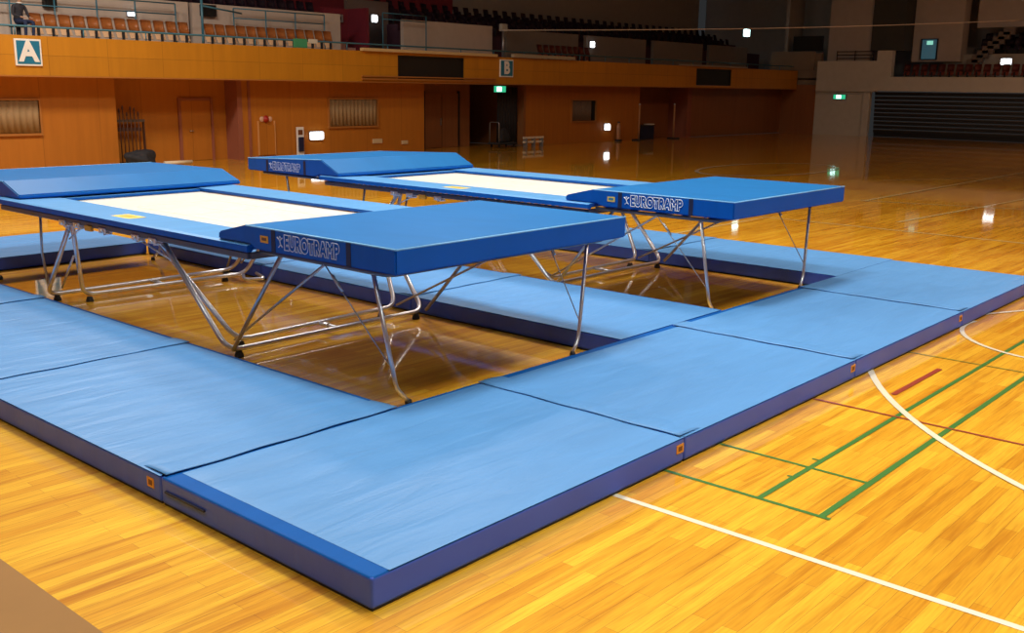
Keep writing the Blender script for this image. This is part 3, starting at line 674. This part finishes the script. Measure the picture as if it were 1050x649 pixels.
# pole rack in the recess, with poles, a bag and a white roll
t = thing('pole_rack', 'dark brown upright rack standing against the recessed orange wall', 'rack', (13.8, 27.65, 0))
bm = bmesh.new()
M_darkwood = plain('dark brown wood', (.07, .025, .015), .6)
for x in (-.50, .50): box(bm, x-.025, x+.025, -.03, .03, 0, 1.38)
obj('upright', bm, M_darkwood, t); obj('rail', B(-.52, .52, -.06, .06, 1.34, 1.42), plain('grey brown rail', (.12, .10, .09), .6), t); obj('rail', B(-.52, .40, -.05, .05, 1.05, 1.16), M_darkwood, t); obj('base_board', B(-.52, .52, -.06, .12, 0, .06), M_darkwood, t)
for i, x in enumerate((-.42, -.30, -.17, -.04, .09, .22)):
    o = thing('flag_pole', 'dark reddish pole in the rack, number %s from its left end' % ['one', 'two', 'three', 'four', 'five', 'six'][i], 'pole', (13.8+x, 27.42, 0), 0, 'poles in the wall rack')
    h_ = 1.75+.12*math.sin(i*2.3); obj('shaft', tube(bmesh.new(), [(0, 0, 0), (0, .03, h_)], .016, 6), M_darkwood, o)
    obj('knob', lathe(bmesh.new(), [(.01, h_-.12), (.035, h_-.08), (.03, h_-.02), (.01, h_+.03)], (0, .03, 0), 8), M_darkwood, o)
def lump(name, label, cat, loc, sx, sy, sz, mat, seed=1):
    bm = bmesh.new(); bmesh.ops.create_icosphere(bm, subdivisions=4, radius=1); rnd = random.Random(seed); ph = [rnd.uniform(0, 6) for _ in range(6)]
    for v in bm.verts:
        c = v.co; k = 1+.13*math.sin(c.x*4+ph[0])*math.cos(c.y*3+ph[1])+.10*math.sin(c.z*5+ph[2]+c.x*3)+.05*math.sin(c.x*11+ph[3])*math.sin(c.y*9)
        z = c.z*k; z = max(z, -.6)
        v.co = Vector((c.x*k*sx, c.y*k*sy, (z+.6)*sz/1.6))
    o = obj(name, bm, mat, None, True, loc); return tag(o, label, cat)
lump('sports_bag', 'slumped dark blue-black bag on the floor in front of the pole rack', 'bag', (13.75, 26.98, 0), .50, .30, .50, M_dark, 3)
o = obj('rolled_sheet', tube(bmesh.new(), [(14.35, 26.6, .065), (15.35, 26.6, .065)], [.06, .06], 12), plain('cream roll', (.80, .68, .48), .6)); tag(o, 'long cream-coloured roll lying on the floor right of the dark bag', 'roll')
# things at the dark doorway
curtain(31.2, 32.6, .05, 2.6, 27.5, 'black curtain hanging in the right half of the dark doorway', M_dark)
t = thing('equipment_trolley', 'dark trolley loaded with folded gear in front of the black curtain', 'trolley', (31.0, 26.9, 0))
obj('platform', B(-.7, .55, -.35, .3, .14, .22, bevel=.02), M_dark, t)
for sx in (-.55, .42):
    for sy in (-.25, .2): obj('wheel', lathe(bmesh.new(), [(.03, -.02), (.065, -.015), (.065, .015), (.03, .02)], (sx, sy, .07), 12, 'y'), M_rubber, t)
obj('handle', tube(bmesh.new(), bend([(-.62, -.3, .2), (-.62, -.3, 1.1), (-.62, .25, 1.1), (-.62, .25, .2)], .1), .02, 8), M_steel2, t)
lump('gear_bag', 'dark bulky bag lying on the trolley at the doorway', 'bag', (31.0, 26.9, .222), .34, .2, .6, M_dark, 8)
t = thing('folding_table', 'low white bench of two pale boards beside the dark doorway', 'bench', (32.35, 26.3, 0))
for k, z in enumerate((.36, .18)): obj('board', B(-.70, .70, -.04+.0*k, .04, z, z+.10, bevel=.01), plain('pale board', (.70, .62, .50), .5) if k == 0 else bpy.data.materials['pale board'], t)
for sx in (-.55, 0, .55): obj('leg', B(sx-.03, sx+.03, -.10, .10, 0, .40), M_steel2, t)
t = thing('draped_table', 'dark blue draped table in the far recess', 'table', (42.9, 27.6, 0)); obj('drape', B(-.65, .65, -.3, .3, 0, .70, bevel=.03), M_strap, t); obj('table_top', B(-.70, .70, -.34, .34, .70, .74, bevel=.01), M_dark, t)
o = obj('paper_stack', B(43.1, 43.7, 27.4, 27.7, .741, .80, bevel=.01), M_signwhite); tag(o, 'white stack lying on the dark draped table in the far recess', 'paper')
for x, lb in ((41.5, 'thin orange post standing left of the far recess'), (44.8, 'thin orange post standing right of the far recess')):
    t = thing('badminton_post', lb, 'post', (x, 26.9, 0), 0, 'posts by the far recess'); obj('pole', tube(bmesh.new(), [(0, 0, .05), (0, 0, 1.82)], .05, 10), plain('orange post paint', (.45, .22, .10), .5), t); obj('base', B(-.25, .25, -.25, .25, 0, .06, bevel=.01), M_dark, t)
    obj('cap', lathe(bmesh.new(), [(.06, 1.80), (.06, 1.84), (.02, 1.88)], (0, 0, 0), 10), M_steel2, t)
t = thing('fire_extinguisher', 'dull orange extinguisher against the dim wall right of the round lamp', 'extinguisher', (39.85, 27.0, 0))
obj('cylinder', lathe(bmesh.new(), [(.10, .1), (.11, .14), (.11, .75), (.05, .88), (.04, .92)], (0, 0, 0), 14), plain('dull orange paint', (.40, .18, .08), .4), t); obj('handle', B(-.07, .07, -.03, .03, .92, .98), M_dark, t); obj('stand', B(-.13, .13, -.13, .13, 0, .10), M_dark, t)

# retracted bleachers under the end beam
t = thing('retracted_bleachers', 'black retracted bleachers stacked in rows under the beige beam of the end wall', 'bleachers', (EX+.3, -2, 0))
for i in range(10):
    z0 = .22+i*.245
    bm = B(-.02*i-.05+.2, .5, -20, 23.45, z0, z0+.20); o = obj('step_panel', bm, M_black, t)
    obj('step_edge', B(-.02*i+.12, -.02*i+.155, -20, 23.45, z0+.165, z0+.195), plain('dark grey edge', (.10, .095, .09), .5) if i == 0 else bpy.data.materials['dark grey edge'], o)
obj('base_panel', B(.25, .5, -20, 23.45, 0, .22), M_black, t)

# ------------------------------------------------------------------ handrails
t = thing('balcony_handrail', 'teal blue tube handrail running along the top of the balcony front', 'handrail', (0, 26.62, 3.76))
obj('rail', tube(bmesh.new(), [(-19, 0, .34), (57.8, 0, .34)], .030, 8), M_teal, t)
for k in range(36): obj('rail_post', tube(bmesh.new(), [(-14+k*2, 0, .08), (-14+k*2, 0, .33)], .020, 6), M_teal, t)
def guard(xs, z0, z1, y, label):
    t = thing('guard_rail', label, 'railing', (xs[0], y, 3.76), 0, 'guard rails in front of the parapets')
    for x in xs: obj('rail_post', tube(bmesh.new(), [(x-xs[0], 0, 0.0), (x-xs[0], 0, z1-3.76)], .026, 8), M_teal, t)
    for z in (z1, z0): obj('rail', tube(bmesh.new(), [(0, 0, z-3.76), (xs[-1]-xs[0], 0, z-3.76)], .022, 8), M_teal, t)
guard([9.6, 11.2, 12.6, 14.0, 15.35, 16.85], 4.90, 5.26, 29.6, 'thin blue guard rail behind the left block of seats')
guard([19.2, 20.6, 21.95, 23.35], 4.92, 5.26, 29.6, 'thin blue guard rail behind the right block of orange seats')
t = thing('corner_post', 'tall teal post rising from the handrail between the two seat blocks', 'post', (17.2, 28.5, 3.76)); obj('pole', tube(bmesh.new(), [(0, 0, 0), (0, 0, 1.9)], .045, 8), M_teal, t); obj('top_rail', tube(bmesh.new(), [(0, 0, 1.42), (2.0, .6, 1.30)], .03, 8), M_teal, t)
guard([26.5, 29.0], 5.3, 5.55, 29.7, 'blue rail across the balcony entry by the maroon wall')
t = thing('white_post', 'short white post standing on the balcony right above the B sign', 'post', (33.7, 29.4, 3.76)); obj('pole', tube(bmesh.new(), [(0, 0, 0), (0, 0, 1.45)], .06, 8), M_steel2, t); obj('post_cap', B(-.2, .2, -.1, .1, 1.38, 1.72, bevel=.03), plain('dim white cap', (.5, .5, .48), .5), t)
o = obj('cloth', B(19.55, 20.15, 26.555, 26.58, 3.85, 4.16, bevel=.008), M_green); tag(o, 'small green cloth hung over the balcony handrail', 'cloth')
o = obj('white_towel', B(20.2, 20.6, 26.545, 26.57, 4.02, 4.17, bevel=.008), plain('white towel cloth', (.6, .6, .55), .8)); tag(o, 'small white cloth on the balcony handrail beside the green cloth', 'cloth')
t = thing('wall_speaker', 'small grey square speaker on the maroon balcony wall', 'speaker', (25.65, 31.6, 5.34)); obj('speaker_box', B(-.22, .22, -.12, 0, -.16, .16, bevel=.01), plain('grey speaker', (.22, .20, .22), .6), t); obj('speaker_grille', lathe(bmesh.new(), [(.11, -.125), (.09, -.135)], (0, 0, 0), 14, 'y'), M_dark, t)
for x, w_, z, h_, lb in ((18.35, .6, 5.14, .40, 'black box on the parapet right of the tall teal post'), (12.6, .42, 5.0, .26, 'small black box on the parapet above the leftmost seats')):
    t = thing('monitor', lb, 'monitor', (x, 29.95, z)); obj('casing', B(-w_/2, w_/2, -.12, .05, -h_/2, h_/2, bevel=.015), M_black, t); obj('screen', B(-w_/2+.04, w_/2-.04, -.125, -.119, -h_/2+.03, h_/2-.03), M_glass, t)

# ------------------------------------------------------------------ seats
def make_seat(shell, pan, name='stadium_seat', depth=1):
    t = bpy.data.objects.new(name, None); C.objects.link(t)
    bm = bmesh.new(); n = 8
    prev = []
    for i in range(n+1):
        x = -.19+.38*i/n; dy = -.05*(abs(x)/.19)**2
        prev.append([bm.verts.new((x, .17+dy+.0, .42)), bm.verts.new((x, .24+dy, .62)), bm.verts.new((x, .29+dy, .84-.02*(abs(x)/.19)**4))])
    for i in range(n):
        for j in range(2): bm.faces.new((prev[i][j], prev[i+1][j], prev[i+1][j+1], prev[i][j+1]))
    me = bmesh.ops.solidify(bm, geom=bm.faces[:], thickness=.02)
    obj('backrest', bm, shell, t, True)
    bm = B(-.18, .18, 0, .035, 0, .25, bevel=.014, seg=3); bmesh.ops.rotate(bm, verts=bm.verts, cent=(0, 0, 0), matrix=Matrix.Rotation(math.radians(32), 3, 'X'))
    bmesh.ops.translate(bm, verts=bm.verts, vec=(0, -.06 if False else .12, .20)); bmesh.ops.rotate(bm, verts=bm.verts, cent=(0, .12, .20), matrix=Matrix.Rotation(math.radians(-2), 3, 'X'))
    bmesh.ops.scale(bm, verts=bm.verts, vec=(1, -1, 1), space=Matrix.Translation((0, -.10, 0))); bmesh.ops.reverse_faces(bm, faces=bm.faces[:]); obj('seat', bm, pan, t, True)
    bm = B(-.03, .03, -.02, .06, 0, .40); box(bm, -.09, .09, -.06, .10, 0, .02); obj('pedestal', bm, M_dark, t)
    return t
ORD = ['first', 'second', 'third', 'fourth', 'fifth', 'sixth', 'seventh', 'eighth', 'ninth', 'tenth', 'eleventh', 'twelfth', 'thirteenth', 'fourteenth', 'fifteenth']
seat0 = make_seat(M_seat, M_seat2); used = False
def put(first, loc, rz, label, group, cat='seat'):
    global used
    if not used: o = first; used = True; o.location = loc; o.rotation_euler = (0, 0, rz)
    else: o = copy_tree(first, None, loc, rz)
    return tag(o, label, cat, group)
for i in range(12): put(seat0, (11.45+i*.455, 28.3, 3.76), 0, 'orange brown balcony seat, %s from left in the block by the person' % ORD[i], 'orange brown seats in the left balcony block')
for i in range(13): put(seat0, (17.45+i*.43, 28.3, 3.76), 0, 'orange brown balcony seat, %s from left, right of the tall post' % ORD[i], 'orange brown seats in the right balcony block')
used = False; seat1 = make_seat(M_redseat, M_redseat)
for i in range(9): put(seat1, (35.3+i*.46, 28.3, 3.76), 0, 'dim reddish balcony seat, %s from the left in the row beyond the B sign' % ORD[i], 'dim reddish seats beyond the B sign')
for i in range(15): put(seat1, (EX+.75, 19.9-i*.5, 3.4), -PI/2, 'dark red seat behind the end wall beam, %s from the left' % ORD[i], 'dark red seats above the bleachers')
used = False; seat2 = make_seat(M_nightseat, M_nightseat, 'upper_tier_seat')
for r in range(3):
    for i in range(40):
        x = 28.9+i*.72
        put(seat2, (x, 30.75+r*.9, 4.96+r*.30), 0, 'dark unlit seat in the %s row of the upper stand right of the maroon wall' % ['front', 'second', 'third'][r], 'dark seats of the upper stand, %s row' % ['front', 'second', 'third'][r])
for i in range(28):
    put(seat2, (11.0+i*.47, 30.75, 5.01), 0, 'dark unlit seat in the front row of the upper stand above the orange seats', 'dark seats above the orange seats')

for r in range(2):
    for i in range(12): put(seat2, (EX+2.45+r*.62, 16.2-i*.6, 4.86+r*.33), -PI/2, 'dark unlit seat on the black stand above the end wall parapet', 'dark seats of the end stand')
# ------------------------------------------------------------------ sitting person on the balcony
def person():
    t = thing('person', 'person in dark shirt and blue trousers sitting left of the balcony seats', 'person', (10.87, 28.3, 3.76), .25)
    V = {'pel': (0, .02, .53), 'bel': (0, 0, .68), 'che': (0, -.05, .90), 'nek': (0, -.07, 1.06), 'nk2': (0, -.09, 1.12), 'hd': (0, -.12, 1.21), 'hd2': (0, -.11, 1.28),
         'sl': (-.19, -.05, 1.00), 'el': (-.26, -.10, .73), 'wl': (-.14, -.32, .66), 'ml': (-.12, -.38, .645),
         'sr': (.19, -.05, 1.00), 'er': (.26, -.10, .73), 'wr': (.15, -.32, .66), 'mr': (.13, -.38, .645),
         'hl': (-.10, -.04, .53), 'kl': (-.13, -.46, .54), 'al': (-.12, -.42, .09), 'tl': (-.13, -.58, .04),
         'hr': (.10, -.04, .53), 'kr': (.14, -.46, .54), 'ar': (.14, -.42, .09), 'tr': (.16, -.58, .04)}
    R = {'pel': (.15, .10), 'bel': (.14, .10), 'che': (.16, .11), 'nek': (.065, .06), 'nk2': (.055, .055), 'hd': (.078, .095), 'hd2': (.075, .09), 'sl': (.06, .06), 'el': (.042, .042), 'wl': (.028, .026), 'ml': (.03, .02),
         'hl': (.09, .09), 'kl': (.06, .06), 'al': (.042, .045), 'tl': (.042, .03)}
    E = [('pel', 'bel'), ('bel', 'che'), ('che', 'nek'), ('nek', 'nk2'), ('nk2', 'hd'), ('hd', 'hd2'), ('che', 'sl'), ('sl', 'el'), ('el', 'wl'), ('wl', 'ml'), ('che', 'sr'), ('sr', 'er'), ('er', 'wr'), ('wr', 'mr'),
         ('pel', 'hl'), ('hl', 'kl'), ('kl', 'al'), ('al', 'tl'), ('pel', 'hr'), ('hr', 'kr'), ('kr', 'ar'), ('ar', 'tr')]
    for s, m, w0 in ((-1, 'ml', 'wl'), (1, 'mr', 'wr')):           # five fingers on each hand
        b = Vector(V[m])
        for k, (dx, l) in enumerate(((-.030, .055), (-.010, .068), (.010, .066), (.028, .052))):
            a = 'f%s%d' % (m, k); V[a] = tuple(b+Vector((dx, -.03, -.004))); V[a+'b'] = tuple(b+Vector((dx*1.2, -.03-l*.5, -.010))); V[a+'c'] = tuple(b+Vector((dx*1.25, -.03-l, -.026)))
            E += [(m, a), (a, a+'b'), (a+'b', a+'c')]
            for q in ('', 'b', 'c'): R[a+q] = (.009, .009)
        a = 'th'+m; V[a] = tuple(b+Vector((-s*.04, -.01, .0))); V[a+'b'] = tuple(b+Vector((-s*.055, -.04, -.005))); E += [(m, a), (a, a+'b')]; R[a] = (.010, .010); R[a+'b'] = (.009, .009)
    names = list(V); me = bpy.data.meshes.new('body'); me.from_pydata([V[n] for n in names], [(names.index(a), names.index(b)) for a, b in E], []); o = bpy.data.objects.new('body', me); C.objects.link(o)
    sk = o.modifiers.new('s', 'SKIN'); sk.use_smooth_shade = True
    for i, n in enumerate(names):
        key = n if n in R else n[:-1]+'l'
        me.skin_vertices[0].data[i].radius = R.get(key, (.05, .05)); me.skin_vertices[0].data[i].use_root = (n == 'pel')
    ss = o.modifiers.new('ss', 'SUBSURF'); ss.levels = ss.render_levels = 1
    dg = bpy.context.evaluated_depsgraph_get(); m2 = bpy.data.meshes.new_from_object(o.evaluated_get(dg)); bpy.data.objects.remove(o)
    m2.materials.clear()
    for m in (M_skin, M_shirt, M_jeans): m2.materials.append(m)
    for p in m2.polygons:
        z = p.center.z; x = abs(p.center.x)
        p.material_index = 0
        y = p.center.y
        if z < .62 and y > -.60: p.material_index = 2
        elif z < 1.08 and not (y < -.30 and z > .60): p.material_index = 1
    b = bpy.data.objects.new('body', m2); C.objects.link(b); b.parent = t
    bm = bmesh.new(); bmesh.ops.create_icosphere(bm, subdivisions=3, radius=1)
    for v in list(bm.verts): v.co = Vector((v.co.x*.092, v.co.y*.108-.10, v.co.z*.11+1.27))
    bmesh.ops.delete(bm, geom=[v for v in bm.verts if v.co.y < -.155 and v.co.z < 1.31 or v.co.z < 1.19], context='VERTS')
    obj('hair', bm, M_hair, t, True)
    bm = bmesh.new()
    for s in (-1, 1): lathe(bm, [(.010, -.006), (.012, 0), (.006, .008)], (s*.03, -.212, 1.25), 8, 'y')
    obj('eye', bm, M_hair, t)
    obj('nose', tube(bmesh.new(), [(0, -.210, 1.25), (0, -.232, 1.215)], [.008, .014], 8), M_skin, t); obj('mouth', tube(bmesh.new(), [(-.022, -.208, 1.182), (.022, -.208, 1.182)], .006, 6), M_pink, t)
    for s in (-1, 1): obj('ear', lathe(bmesh.new(), [(.026, -.006), (.022, .01)], (s*.090, -.10, 1.23), 10, 'x'), M_skin, t)
    obj('collar', tube(bmesh.new(), [(.075*math.cos(a*PI/8), -.085+.075*math.sin(a*PI/8), 1.075) for a in range(16)], .020, 8, closed=True), M_signwhite, t)
    for s in (-1, 1): obj('shoe', B(s*.15-.05, s*.15+.05, -.64, -.36, .0, .08, bevel=.03, seg=3), M_rubber, t, True)
person()
# bench seat under the person
t = thing('stool', 'dark seat under the sitting person on the balcony', 'seat', (10.87, 28.36, 3.76)); obj('seat', B(-.2, .2, -.2, .2, .38, .43, bevel=.015), M_dark, t); obj('pedestal', B(-.05, .05, -.05, .05, 0, .38), M_dark, t)

# hanging cable across the upper background
pts = []
for k in range(41):
    s = k/40; pts.append((32.1+(57.9-32.1)*s, 28+(13.5-28)*s, 5.08+(6.5-5.08)*s-.15*math.sin(s*PI)))
o = obj('cable', tube(bmesh.new(), pts, .022, 6), plain('pale cable sheath', (.75, .68, .62), .5)); tag(o, 'thin pale cable stretched across the dark upper right background', 'cable')
